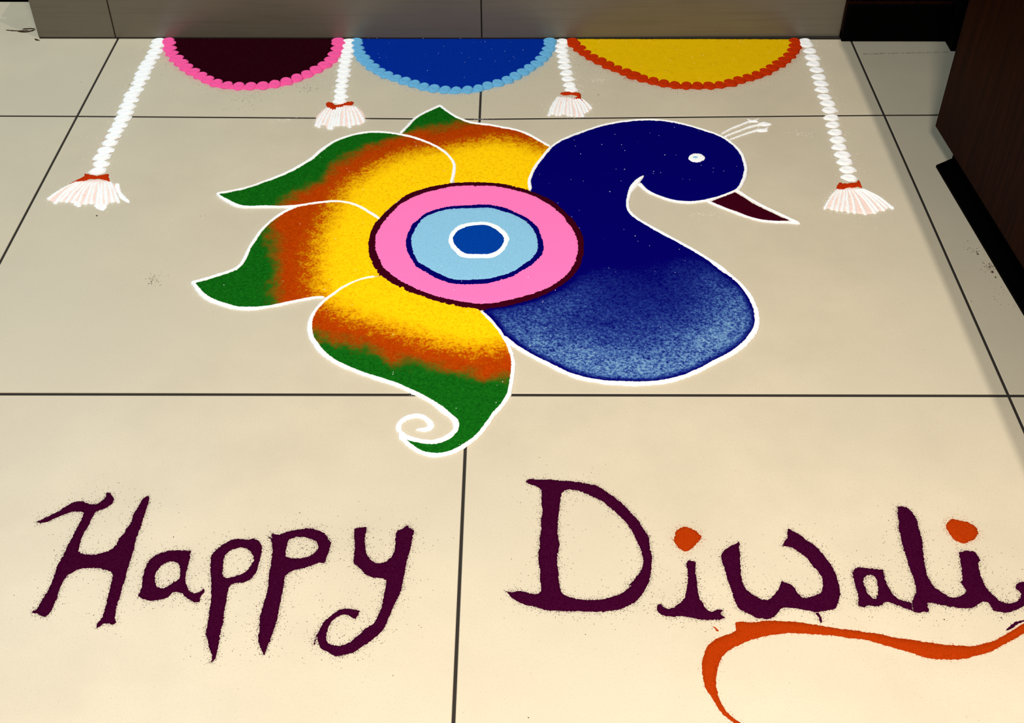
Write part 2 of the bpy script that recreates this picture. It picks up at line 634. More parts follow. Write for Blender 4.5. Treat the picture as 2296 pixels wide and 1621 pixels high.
def grains(name, mat, pts, size, parent=None, zs=None, **kw):
    """Loose grains as little tetrahedra, joined: nobody could count them."""
    n = len(pts)
    if n == 0:
        return None
    sz = np.broadcast_to(size, (n,)) * rng.uniform(0.6, 1.4, n)
    ang = rng.uniform(0, 6.28, n)
    vs = np.empty((n, 4, 3))
    st = rng.uniform(0.6, 1.7, n)
    for k in range(4):
        x, y = TET[k, 0] * sz * st, TET[k, 1] * sz
        vs[:, k, 0] = pts[:, 0] + x * np.cos(ang) - y * np.sin(ang)
        vs[:, k, 1] = pts[:, 1] + x * np.sin(ang) + y * np.cos(ang)
        vs[:, k, 2] = (0 if zs is None else zs) + sz * (TET[k, 2] + 0.36) * 0.8
    b = np.arange(n) * 4
    fs = np.stack([np.c_[b, b + 1, b + 3], np.c_[b + 1, b + 2, b + 3], np.c_[b + 2, b, b + 3], np.c_[b, b + 2, b + 1]], 1).reshape(-1, 3)
    me = mesh(name, vs.reshape(-1, 3), [tuple(map(int, f)) for f in fs])
    return link(name, me, mat, parent, kind='stuff', **kw)


def halo(polys, per_m, mean, bias=None):
    """Points scattered just outside the outlines."""
    out = []
    for P in polys:
        L = np.sum(np.linalg.norm(np.roll(P, -1, 0) - P, axis=1))
        n = int(L * per_m)
        if n == 0:
            continue
        i = rng.integers(0, len(P), n)
        nn = normals(P)[i]
        if bias is not None:       # thrown to one side
            keep = rng.uniform(0, 1, n) < 0.35 + 0.65 * np.clip(nn @ np.array(bias), 0, 1)
            i, nn = i[keep], nn[keep]
        dd = rng.exponential(mean, len(i))
        out.append(P[i] + nn * dd[:, None] + rng.normal(0, mean * 0.25, (len(i), 2)))
    return np.vstack(out) if out else np.zeros((0, 2))


# ------------------------------------------------------------------ peacock
pea = thing('peacock_rangoli', 'large peacock drawn in coloured powder with four yellow, orange and green tail feathers', 'rangoli')

RING = tr('R', '1160,118 1300,122 1430,135 1560,165 1690,205 1790,245 1880,290 1980,370 2070,460 2130,540 2165,620 2177,700 2170,790 2140,890 '
          '2080,980 1990,1060 1880,1130 1740,1190 1600,1235 1450,1272 1320,1292 1190,1292 1060,1277 920,1250 780,1215 640,1172 540,1133 430,1080 '
          '330,1020 257,945 210,865 188,785 181,700 200,600 235,520 290,450 370,365 460,290 560,225 680,182 820,150 980,125')
A_up = tr('F', '212,700 330,680 450,652 560,613 680,568 800,508 900,448 990,373 1090,312 1200,275 1300,255 1400,252 1500,262 1620,285 1740,325 1840,375 '
          '1910,435 1940,490 1937,550 1920,620')
A_low = tr('F', '212,700 280,745 360,783 440,797 560,794 700,795 800,788 900,773 1000,760 1080,756 1180,768 1270,803 1350,852 1400,882')
B_out = tr('F', '800,790 720,825 650,870 590,918 530,980 485,1045 450,1100 420,1170 380,1225 310,1265 220,1295 120,1325 40,1345 90,1410 170,1470 260,1505 '
           '360,1530 480,1533 600,1520 720,1495 840,1470 940,1453 1000,1452')
C_left = tr('T', '640,75 560,90 470,120 380,165 300,220 230,275 170,340 135,400 122,470 135,545 170,610 230,680 310,740 410,790 520,835 640,875 760,910 '
            '860,950 960,1000 1060,1050 1150,1110 1220,1165 1270,1215 1280,1270 1240,1325 1170,1365 1070,1385 970,1370 880,1342 835,1300')
C_curl = tr('T', '835,1310 828,1250 860,1208 920,1182 990,1176 1050,1205 1078,1250 1050,1278 1000,1285 955,1290')
C_right = tr('T', '1470,345 1530,400 1600,480 1650,550 1700,640 1725,740 1725,840 1710,930 1690,1010 1650,1080 1590,1150 1520,1240 1460,1320 1380,1385 '
             '1290,1440 1200,1475 1110,1485 1010,1465 930,1420 870,1372 825,1330')
D_top = tr('F', '1550,262 1600,212 1660,150 1740,105 1837,60 1900,108 1980,153 2060,182') + tr('H', '60,127 130,141 200,153 280,175 350,208 410,243 462,272')
BACK = tr('H', '330,565 322,510 340,455 368,400 412,345 465,280')
HEAD = tr('H', '465,280 530,236 620,196 720,160 830,126 950,104 1060,93 1160,92 1290,105 1400,130 1500,160 1590,190 1660,226 1720,275 1760,325 1782,385 '
          '1787,440 1767,510 1735,560 1680,588 1590,620 1500,641 1400,650 1300,640 1200,610 1120,570 1070,525')
NECK = tr('H', '1100,468 1060,500 1025,540 1000,590 987,650 1000,710 1040,752 1120,802 1220,857 1330,917 1440,977 1530,1032 1610,1087 1690,1150')
BELLY = tr('H', '1690,1150') + tr('B', '1800,12 1880,62 1960,128 2030,190 2090,260 2130,340 2153,420 2150,500 2120,560 2050,640 1950,710 1850,762 1750,815 1620,870 '
           '1480,907 1300,922 1120,918 950,900 800,862 680,807 560,750 450,690 360,632 300,580')


def side(line, sign):
    L = smooth_poly(line, 0.006, closed=False)
    return lambda V, d: sign * seg_dist(V, L, closed=False, signed=True)


def feather(fill_poly, go, oy, sgo, soy, strokes, name='tail_feather', label=None):
    o = powder_fill(name, M['feather'], fill_poly, h=0.0020, parent=pea, grid=0.0065,
                    attrs={'green_side': side(go, sgo), 'orange_side': side(oy, soy)}, label=label)
    for p, w in strokes:
        powder_stroke('outline', M['white'], p, w, h=0.0034, parent=o)
    return o


ringA = tr('R', '980,125 820,150 680,182 560,225 460,290 370,365 300,445')
Dfill = D_top + tr('H', '412,345 368,400 340,455 322,510 330,565') + tr('R', '1560,185 1430,150 1300,135 1160,130 980,135') + tr('F', '1937,550 1940,490 1910,435 1840,375 1740,325 1620,285')
feather(Dfill, tr('F', '1570,262 1700,238 1850,222 1950,205 2090,180'), tr('F', '1900,375 2000,350') + tr('H', '0,245 100,232 250,252 400,292 440,300'), 1, 1,
        [(D_top, 0.0072)], label='topmost tail feather with a small green peak')
Afill = A_up[:-1] + tr('F', '1920,620') + ringA[1:-1] + A_low[::-1][:-1]
feather(Afill, tr('F', '700,790 780,715 880,650 960,600 1030,545 1100,490 1180,440 1270,395 1350,345 1450,312 1570,285'),
        tr('F', '1100,770 1130,710 1180,650 1270,580 1400,500 1530,440 1680,395 1850,375'), 1, 1,
        [(A_up, [0.0060] * 4 + [0.0085] * 4 + [0.0068] * 12), (A_low, [0.0055, 0.0080, 0.0085, 0.0080] + [0.0068] * 10)],
        label='long tail feather sweeping out to a green tip')
Bfill = A_low[6:][::-1] + B_out + tr('F', '1080,1400 1180,1350 1280,1315 1370,1295') + tr('R', '330,960 265,885 215,800 200,700 215,600 250,520 290,460')
feather(Bfill, tr('F', '600,880 640,990 645,1100 655,1200 655,1300 645,1400 620,1530'),
        tr('F', '1090,750 1050,850 1000,950 960,1050 945,1150 940,1250 950,1350 1000,1460'), -1, -1,
        [(B_out, [0.0068] * 4 + [0.0070] * 4 + [0.0085] * 6 + [0.0100] * 2 + [0.0085] * 2 + [0.0055] * 5)],
        label='tail feather with a forked green end below the long feather')
Cfill = C_left[:-1] + C_right[::-1] + tr('R', '1190,1275 1060,1258 920,1225 780,1190 640,1135 530,1080 420,1015 350,950')
feather(Cfill, tr('T', '130,520 330,570 480,620 600,650 720,700 850,750 1000,760 1150,805 1300,845 1450,870 1600,865 1750,890'),
        tr('T', '200,240 300,300 400,360 520,410 650,440 800,490 950,535 1100,585 1300,625 1450,645 1600,625 1720,610'), -1, -1,
        [(C_left, [0.0045] * 4 + [0.0065] * 4 + [0.0095] * 4 + [0.0075] * 8 + [0.0095] * 10),
         (C_curl, [0.0085, 0.0090, 0.0085, 0.0085, 0.0085, 0.0090, 0.0100, 0.0085, 0.0065, 0.0040]),
         (C_right, [0.0055] * 3 + [0.0070] * 18)],
        label='tail feather hanging down into a curl')

PX = 0.00083


def pale(V, d):
    # how much pale blue powder is sifted over the navy: most in a band inside the belly's rim
    tops = np.array([to_floor(1300, 590), to_floor(1300, 760)])
    yf = (tops[0, 1] - V[:, 1] + 0.22 * (V[:, 0] - 0.16)) / (tops[0, 1] - tops[1, 1])
    low = np.clip(yf, 0, 1) ** 0.8
    band = np.exp(-((d - 0.032) / 0.050) ** 2)
    centre = np.clip(yf - 0.30, 0, 1) * 0.30
    rim = np.clip((d - 0.0045) / 0.010, 0.0, 1)
    return np.clip(low * (0.22 + 0.30 * band) + centre * 0.35, 0, 1) * rim


body_poly = BACK[:-1] + HEAD + NECK[0:] + BELLY[1:] + tr('T', '1600,480 1530,400 1475,350') + \
    tr('R', '1320,1270 1450,1255 1600,1218 1740,1175 1880,1112 1990,1042 2070,965 2120,890 2150,790 2158,700 2150,620 2115,540 2055,465 1970,380 1880,305 1790,258')
body = powder_fill('body', M['body'], body_poly, h=0.0021, parent=pea, grid=0.0065, attrs={'pale': pale}, label='navy head, neck and breast shading to pale blue')
powder_stroke('outline', M['white'], BACK, 0.0072, 0.0034, body, taper=(0.4, 1))
powder_stroke('outline', M['white'], HEAD, [0.0062] * 13 + [0.0075] * 5 + [0.0062] * 8 + [0.0085], 0.0034, body, taper=(1, 1))
powder_stroke('outline', M['white'], NECK, [0.0030, 0.0095, 0.0110, 0.0085] + [0.0068] * 10, 0.0034, body, taper=(0.3, 1))
powder_stroke('outline', M['white'], BELLY, [0.0070] * 5 + [0.0095] * 6 + [0.0085] * 7 + [0.0075] * 7, 0.0034, body, taper=(1, 0.6))

beak = powder_fill('beak', M['maroon'], tr('H', '1545,645 1640,605 1715,577 1770,610 1840,655 1920,695 2010,737 2085,768 1980,772 1890,762 1800,738 1720,706 1630,672'),
                   h=0.0020, parent=pea, grid=0.005, label='maroon beak')
powder_stroke('outline', M['white'], tr('H', '1722,566 1765,592 1835,637 1925,685 2015,728 2095,765 2158,794'), 0.0058, 0.0032, beak, taper=(0.8, 0.1))
powder_stroke('outline', M['white'], tr('H', '1530,642 1625,684 1715,718 1800,748 1890,772 1980,782 2090,786 2158,794'), 0.0056, 0.0032, beak, taper=(0.8, 0.1))


def ell(key, cx, cy, rx, ry, n=28):
    return tr(key, ' '.join(f'{cx + rx * math.cos(a):.1f},{cy + ry * math.sin(a):.1f}' for a in np.linspace(0, 2 * math.pi, n, endpoint=False)))


eye = powder_fill('eye', M['white'], ell('H', 1455, 352, 61, 33), h=0.0036, parent=pea, grid=0.004, jit=0.0004, label='white powder eye')
powder_fill('iris', M['light_blue'], ell('H', 1448, 351, 27, 10), h=0.0046, parent=eye, grid=0.003, jit=0.0003, label='pale blue centre of the eye')

for k, (p, w) in enumerate(((tr('H', '1620,186 1700,146 1800,106 1832,94'), [0.0035, 0.004, 0.005, 0.006]),
                            (tr('H', '1640,206 1750,162 1850,129 1958,118'), [0.0035, 0.0045, 0.006, 0.0075]),
                            (tr('H', '1670,228 1760,194 1860,162 1935,155'), [0.0035, 0.004, 0.005, 0.006]))):
    cf = powder_stroke('crest_feather', M['white'], p, w, 0.0024, pea, taper=(0.2, 0.5))
    tip = [tr('H', '1795,80 1830,86 1880,76 1862,92 1876,103 1838,105 1790,107 1812,93'),
           tr('H', '1870,112 1915,102 1972,118 1945,130 1905,130'), tr('H', '1860,150 1905,147 1942,138 1928,153 1942,164 1900,170 1868,166')][k]
    powder_fill('crest_tip', M['white'], tip, h=0.0022, parent=cf, grid=0.005, jit=0.0008)

def shrink(k, key, pts_):
    P_ = np.array(tr(key, pts_))
    c_ = P_.mean(0)
    return [tuple(c_ + (p - c_) * k) for p in P_]


disc = powder_fill('roundel', M['maroon'], RING, h=0.0026, lump=0.00006, parent=pea, grid=0.009, jit=0.0009, label='round powder medallion with a maroon rim')
powder_fill('pink_band', M['pink'], shrink(0.984, 'R', '1160,150 1300,152 1430,168 1560,195 1680,232 1780,275 1860,320 1950,395 2030,480 2085,560 2120,640 2130,720 2122,800 2095,890 '
            '2040,970 1950,1045 1850,1105 1710,1160 1580,1200 1440,1235 1310,1252 1190,1255 1070,1238 940,1218 800,1184 670,1138 560,1088 450,1028 365,968 302,900 '
            '258,815 239,720 250,600 285,530 335,460 420,370 500,305 590,258 700,215 830,182 980,155'), z0=0.0023, h=0.0009, lump=0.00005, parent=disc, grid=0.009, jit=0.0009, label='pink band')
powder_fill('navy_band', M['navy'], tr('R', '1100,338 1250,333 1380,347 1500,387 1600,432 1690,492 1750,552 1782,640 1800,740 1775,812 1700,882 1600,952 1500,1002 1380,1042 '
            '1250,1068 1100,1070 960,1064 850,1030 730,970 630,905 575,832 537,740 533,660 560,580 610,500 680,432 780,386 900,356 1000,345'),
            z0=0.0029, h=0.0009, lump=0.00005, parent=disc, grid=0.009, jit=0.0009, label='navy line around the light blue band')
powder_fill('light_blue_band', M['light_blue'], tr('R', '1120,370 1280,367 1400,387 1500,419 1600,468 1680,532 1727,602 1748,690 1742,768 1688,838 1600,902 1500,962 1380,1003 1260,1028 '
            '1100,1034 980,1028 880,998 760,938 662,878 607,798 582,700 592,612 642,522 722,442 822,402 950,377'), z0=0.0035, h=0.0009, lump=0.00005, parent=disc, grid=0.009, jit=0.0008, label='light blue band')
powder_fill('white_band', M['white'], tr('R', '1050,520 1150,502 1260,498 1350,521 1420,560 1465,610 1483,660 1460,722 1410,790 1340,828 1220,835 1050,825 980,770 937,722 925,660 950,590 1000,545'),
            z0=0.0041, h=0.0011, lump=0.00005, parent=disc, grid=0.007, jit=0.0005, label='white line around the blue centre')
powder_fill('blue_centre', M['blue'], tr('R', '1080,551 1150,534 1260,529 1340,556 1400,600 1440,655 1430,705 1390,760 1310,797 1200,803 1080,795 1002,740 963,680 972,630 1012,580'),
            z0=0.0049, h=0.0009, lump=0.00005, parent=disc, grid=0.007, jit=0.0005, label='blue centre')
pts = halo([smooth_poly(B_out, 0.003, False), smooth_poly(BELLY, 0.003, False), smooth_poly(C_right, 0.003, False), smooth_poly(C_left, 0.003, False)], 260, 0.0035)
grains('loose_white_grains', M['white'], pts, 0.00045, pea)


def within(poly, n):
    P = np.asarray(poly)
    lo, hi = P.min(0), P.max(0)
    q_ = rng.uniform(lo, hi, (n * 3, 2))
    return q_[inside([P], q_)][:n]


grains('stray_white_grains', M['white'], np.vstack([within(smooth_poly(body_poly, 0.01), 70), within(smooth_poly(Cfill, 0.01), 12), within(smooth_poly(Bfill, 0.01), 12), within(smooth_poly(Afill, 0.01), 12)]),
       0.0008, pea, zs=0.0021)
grains('stray_grains', M['white'], within(smooth_poly(RING, 0.01), 22), 0.0008, disc, zs=0.0042)

# ------------------------------------------------------------------ letters
def letter(ch, label, outer, holes=(), extra=(), mat='plum', dust=1.0, bias=None):
    c = np.mean(np.array(outer), axis=0)
    t = thing('powder_letter', label, 'letter', group='letters of the powder greeting')
    s = powder_fill('letter_stroke', M[mat], outer, holes, h=0.0026, parent=t, grid=0.0042, jit=0.0007, step=0.0018)
    polys = list(OUTLINES[s.name])
    for e, em, en in extra:
        x = powder_fill(en, M[em], e, h=0.0030, parent=t, grid=0.004, jit=0.0008, step=0.0016,
                        label='round orange powder dot' if em == 'orange' else None)
        if em == mat:
            polys += OUTLINES[x.name]
        else:
            grains('loose_orange_grains', M[em], np.vstack([halo(OUTLINES[x.name], 2600, 0.0028), halo(OUTLINES[x.name], 700, 0.010)]), 0.00040, t)
    near = halo(polys, 2600 * dust, 0.0018)
    far = halo(polys, 620 * dust, 0.010, bias)
    grains('loose_grains', M[mat], np.vstack([near, far]), np.r_[np.full(len(near), 0.00042), np.full(len(far), 0.00055)], t)
    return t


letter('H', 'tall maroon powder letter H that begins the word Happy', tr('L1',
    '150,405 200,383 270,350 350,310 415,268 460,250 530,240 600,262 640,262 690,235 722,205 728,165 755,165 780,190 793,215 785,245 760,270 710,300 640,322 625,350 '
    '590,420 555,490 520,565 505,610 503,650 540,668 590,675 650,673 720,660 770,640 810,605 828,570 835,545 870,515 900,460 935,400 950,355 985,290 1020,230 1040,208 '
    '1085,188 1080,230 1060,310 1035,390 1005,470 985,530 965,600 945,680 920,740 905,800 885,880 865,950 845,1020 825,1090 808,1160 800,1215 815,1230 795,1255 740,1245 '
    '700,1250 670,1275 650,1290 655,1245 685,1210 700,1180 715,1120 735,1060 755,990 770,920 780,870 775,830 745,805 690,793 620,788 550,787 500,800 455,825 410,850 385,885 '
    '360,935 335,985 325,1040 305,1090 275,1145 225,1195 170,1168 110,1152 150,1130 190,1075 225,1020 255,960 285,890 310,820 340,750 375,680 405,620 440,550 475,480 505,425 '
    '530,370 545,330 500,322 440,325 395,340 330,365 260,395 200,415'), bias=(-0.3, 1))
letter('a', 'maroon powder letter a between the tall H and the double p', tr('L1',
    '1000,1020 1020,960 1025,890 1045,810 1070,740 1110,700 1170,665 1250,645 1330,640 1400,645 1430,640 1425,700 1405,760 1390,840 1385,900 1400,950 1430,985 1470,997 1510,985 '
    '1530,958 1541,965 1530,1000 1505,1030 1505,1065 1460,1068 1410,1045 1360,1005 1320,990 1280,993 1240,1030 1180,1045 1110,1058 1040,1045'),
    [tr('L1', '1140,900 1140,840 1165,790 1210,750 1260,735 1310,740 1335,770 1340,820 1330,870 1290,905 1230,945 1180,955 1150,935')])
letter('p', 'maroon powder letter p with the narrower loop, first of the double p', tr('L2',
    '155,430 190,390 240,355 310,310 390,290 480,300 560,290 605,320 622,400 610,480 585,570 550,640 500,690 440,712 390,715 330,735 305,790 290,880 270,980 250,1090 230,1190 '
    '215,1290 195,1370 185,1440 125,1475 150,1430 125,1340 110,1270 90,1210 105,1130 120,1010 125,920 140,830 145,740 135,620 135,540'),
    [tr('L2', '255,640 255,560 265,490 290,430 340,395 400,380 460,380 520,410 545,450 535,510 500,575 450,620 390,640 330,660 280,660')], bias=(-1, 0.4))
letter('p', 'maroon powder letter p with the wider loop, standing next to the y', tr('L2',
    '690,270 722,285 720,235 780,245 860,225 950,203 1050,190 1130,200 1200,225 1245,260 1260,300 1288,325 1270,380 1250,450 1225,520 1160,520 1070,555 980,580 880,610 845,645 '
    '835,720 820,800 800,900 785,980 770,1060 740,1160 710,1240 680,1310 650,1400 610,1310 590,1230 605,1140 605,1070 625,980 650,880 675,780 695,660 705,560 720,470 725,380 715,320'),
    [tr('L2', '850,420 860,350 880,305 930,280 1000,272 1070,282 1130,305 1160,345 1155,395 1110,435 1050,465 970,475 900,470 860,455')], dust=1.2)
letter('y', 'maroon powder letter y with a curled tail that ends the word Happy', tr('L2',
    '1505,195 1585,182 1620,180 1618,230 1605,310 1612,390 1640,460 1680,505 1740,522 1800,510 1850,470 1880,420 1895,340 1905,260 1915,215 1970,190 2020,155 2035,190 2068,200 2060,290 '
    '2040,380 2020,470 2000,550 1985,640 1970,720 1950,800 1920,860 1890,920 1855,990 1830,1050 1800,1130 1750,1190 1680,1250 1600,1310 1520,1360 1430,1390 1330,1410 1250,1375 '
    '1180,1325 1160,1270 1160,1200 1185,1130 1240,1060 1310,1000 1390,965 1470,962 1555,975 1540,1020 1520,1060 1490,1050 1450,1020 1400,1015 1340,1045 1285,1090 1255,1150 1248,1220 '
    '1260,1280 1310,1305 1380,1310 1450,1280 1510,1240 1570,1190 1590,1160 1640,1130 1700,1095 1730,1030 1755,960 1780,890 1795,810 1808,730 1805,680 1770,662 1700,658 1630,630 '
    '1560,570 1505,515 1510,440 1512,360 1505,280'), extra=[(tr('L2', '1165,1175 1174,1180 1150,1245 1132,1305 1116,1300 1140,1230'), 'plum', 'stray_streak')])
letter('D', 'very large maroon powder letter D that begins the word Diwali', tr('L3',
    '318,165 345,145 400,140 500,145 620,150 750,160 880,185 960,200 1030,240 1110,295 1190,360 1270,440 1340,520 1400,610 1440,690 1455,780 1465,880 1460,960 1445,1040 1420,1110 '
    '1380,1180 1330,1240 1260,1285 1180,1320 1070,1338 940,1345 800,1340 620,1338 500,1325 420,1300 330,1280 250,1255 190,1215 130,1155 200,1165 265,1150 330,1170 415,1185 450,1165 '
    '460,1120 450,1030 445,940 435,860 445,760 450,640 458,540 468,440 460,350 465,290 455,235 415,205 360,190'),
    [tr('L3', '640,300 660,255 710,235 790,245 870,270 960,310 1050,365 1130,435 1210,510 1270,590 1320,670 1355,750 1380,830 1385,900 1370,970 1330,1030 1280,1080 1250,1103 1280,1110 '
        '1200,1165 1100,1205 1000,1230 880,1238 780,1228 700,1205 650,1165 625,1110 618,1030 610,940 608,850 620,760 612,650 615,540 622,430 630,360')], dust=1.1, bias=(0.6, -0.8))
letter('i', 'maroon powder letter i with an orange dot, right after the large D', tr('px',
    '1541.8,1258.4 1551.6,1256.7 1559,1259.6 1559.5,1274.5 1561.5,1296.7 1564,1316.4 1567.7,1338.6 1577,1354 1583,1364 1595,1370.6 1608,1367 1623,1368 1617,1375 1627,1386 1610,1389.5 '
    '1591,1390 1572,1389 1556.6,1386 1537,1382 1517,1383 1494.9,1381.8 1480,1375.6 1473.9,1365.8 1477.6,1354.7 1482.5,1353.9 1487.5,1362 1499.8,1365.3 1517,1358.4 1531.9,1344.8 '
    '1539.3,1328.7 1543,1306.5 1541.8,1281.9'), extra=[(tr('L3', '1680,650 1690,610 1720,585 1760,572 1810,585 1860,610 1895,635 1918,665 1895,710 1860,740 1820,775 1770,793 1725,780 1690,735 1675,695'), 'orange', 'dot')])
letter('w', 'rounded maroon powder letter w in the middle of Diwali', tr('L4',
    '470,548 465,620 478,690 470,790 485,890 515,990 550,1060 610,1110 680,1150 730,1162 800,1155 850,1100 885,1040 910,985 922,968 980,990 1040,1020 1075,1075 1110,1120 1160,1150 '
    '1230,1135 1320,1105 1350,1070 1358,1000 1350,930 1310,860 1240,790 1180,720 1120,670 1060,630 1000,605 925,600 945,555 985,500 975,450 985,405 1050,440 1130,480 1200,540 1270,590 '
    '1350,670 1420,750 1480,850 1510,930 1535,1030 1535,1130 1520,1200 1490,1260 1420,1285 1340,1298 1260,1295 1180,1280 1100,1262 1000,1255 930,1255 890,1290 850,1340 790,1370 '
    '720,1368 650,1365 590,1330 520,1300 460,1265 430,1210 400,1130 375,1050 345,950 320,870 305,800 285,760 278,700 300,650 350,605 410,575'),
    extra=[(tr('L4', '1275,1300 1310,1305 1340,1360 1353,1410 1335,1408 1310,1355'), 'plum', 'stray_streak')], bias=(0.5, 0.8))
letter('a', 'small maroon powder letter a between the w and the l', tr('L5',
    '160,950 180,900 215,870 300,875 400,885 510,900 520,960 545,1040 575,1110 620,1175 680,1225 750,1250 800,1262 838,1268 850,1372 770,1345 690,1310 620,1280 550,1262 520,1275 '
    '490,1300 430,1318 360,1300 290,1325 220,1308 235,1250 220,1180 195,1110 180,1040 165,990'),
    [tr('L5', '280,1030 300,985 345,958 400,965 435,1000 440,1070 450,1130 445,1190 425,1230 380,1215 330,1170 300,1110 285,1070')], dust=1.3, bias=(-0.3, 1))
letter('l', 'tall slanting maroon powder letter l between the small a and the last i', tr('L5',
    '660,185 740,185 790,205 840,250 875,310 900,390 930,480 950,580 960,680 972,770 985,870 1000,960 1030,1020 1070,1080 1110,1112 1180,1160 1230,1192 1232,1312 1150,1295 1070,1275 '
    '1005,1275 1010,1320 1022,1362 960,1375 900,1385 848,1373 835,1268 855,1220 885,1150 880,1090 855,1020 825,930 795,840 770,760 745,680 720,590 700,500 685,410 680,330 668,270 680,215'),
    dust=1.3, bias=(-1, -0.3))
letter('i', 'maroon powder letter i with an orange dot that ends the word Diwali', tr('L5',
    '1375,700 1440,690 1545,705 1575,745 1605,795 1590,820 1595,880 1610,950 1640,1020 1665,1080 1700,1140 1760,1195 1830,1250 1900,1280 1980,1275 2040,1245 2075,1195 2070,1160 2015,1110 '
    '2040,1050 2107,1040 2160,1050 2200,1100 2190,1180 2150,1260 2107,1312 2030,1350 1960,1380 1880,1385 1800,1372 1755,1360 1730,1310 1690,1278 1640,1272 1590,1290 1540,1320 1450,1335 '
    '1350,1330 1228,1311 1228,1191 1290,1208 1360,1205 1420,1180 1450,1140 1420,1090 1390,1050 1410,1010 1400,940 1395,860 1385,780'),
    extra=[(tr('L5', '1220,420 1245,345 1290,330 1370,345 1450,350 1520,385 1570,430 1585,480 1560,535 1510,570 1440,597 1370,585 1310,550 1260,500 1235,455'), 'orange', 'dot')])

fl = thing('powder_flourish', 'orange powder flourish sweeping under the word Diwali', 'flourish')
s = powder_fill('flourish_stroke', M['orange'], tr('L6',
    '330,175 440,170 560,157 700,162 830,178 1000,205 1130,222 1270,240 1400,268 1560,292 1700,310 1850,325 1960,328 2060,305 2150,265 2220,225 2296,175 2370,130 2370,190 2296,245 '
    '2230,285 2150,325 2060,370 1960,400 1850,418 1720,420 1620,405 1520,375 1400,340 1300,310 1180,285 1040,265 900,252 760,245 650,247 560,258 450,285 370,318 300,355 250,400 215,460 '
    '200,540 205,610 225,690 260,760 310,815 365,853 440,900 390,910 300,835 240,785 190,715 145,640 118,580 103,490 108,420 125,365 160,315 230,270 290,245 335,215 328,190'),
    h=0.0034, parent=fl, grid=0.005, jit=0.0006, edge=0.003)
powder_fill('maroon_streak', M['plum'], tr('L6', '2168,230 2195,200 2230,170 2265,155 2320,150 2330,162 2280,170 2240,190 2205,212'), h=0.0040, parent=fl, grid=0.004, label='maroon streak on the flourish')
powder_fill('stray_fleck', M['orange'], tr('L6', '165,190 200,203 219,228 208,234 190,212'), h=0.002, parent=fl, grid=0.004)
pl = OUTLINES[s.name]
grains('loose_grains', M['orange'], np.vstack([halo(pl, 900, 0.0012), halo(pl, 60, 0.010)]), 0.0004, fl)

# ------------------------------------------------------------------ beads
def bead_mesh(name, r=0.0135, h=0.0055, seed=0):
    """A pinch of powder pressed with a fingertip: a round mound with a raised crescent rim and a dimple."""
    rg = np.random.default_rng(seed)
    vs, fs = [(0.0, -0.15 * r, h * 0.70)], []
    prof = [(0.28, 0.72), (0.5, 0.92), (0.66, 1.0), (0.84, 0.72), (0.97, 0.25), (1.06, 0.0)]
    n = 18
    for a, b in prof:
        for k in range(n):
            t = 2 * math.pi * k / n
            rr = r * a * (1 + rg.normal(0, 0.025) * a)
            z = h * b
            if 0.4 < a < 0.7:
                z *= 0.90 + 0.16 * max(0, math.sin(t))
            if b == 0:
                rr *= 1 + rg.normal(0, 0.05)
            vs.append((rr * math.cos(t), rr * math.sin(t) - 0.1 * r * (1 - a), max(z, 0.0001)))
    for k in range(n):
        fs.append((0, 1 + k, 1 + (k + 1) % n))
    for q_ in range(len(prof) - 1):
        for k in range(n):
            a, b = 1 + q_ * n + k, 1 + q_ * n + (k + 1) % n
            fs.append((a, a + n, b + n, b))
    return mesh(name, vs, fs, True)


def beads(parent, mat, centres, r, tag, flat=1.0, across=1.0):
    ms = [bead_mesh('bead_' + tag, r, 0.0046, seed=k) for k in range(4)]
    for mm in ms:
        mm.materials.append(mat)
    C = np.array(centres)
    for i, c in enumerate(C):
        d = C[min(i + 1, len(C) - 1)] - C[max(i - 1, 0)]
        o = bpy.data.objects.new('bead', ms[i % 4])
        COL.objects.link(o)
        o.parent = parent
        o.location = (c[0], c[1], 0.0002 + 0.00015 * (i % 3))
        o.rotation_euler = (0, 0, math.atan2(d[1], d[0]) + random.uniform(-0.25, 0.25))
        s_ = random.uniform(0.94, 1.06)
        o.scale = (s_ * flat * 0.92, s_ * 1.08 * across, random.uniform(0.85, 1.15))


def along(path, gap):
    P = smooth_poly(path, 0.002, closed=False)
    s_ = np.r_[0, np.cumsum(np.linalg.norm(np.diff(P, axis=0), axis=1))]
    n = max(2, int(round(s_[-1] / gap)) + 1)
    q_ = np.linspace(0, s_[-1], n)
    return np.c_[np.interp(q_, s_, P[:, 0]), np.interp(q_, s_, P[:, 1])]


YB = RY - 0.0022      # the half circles end at the riser


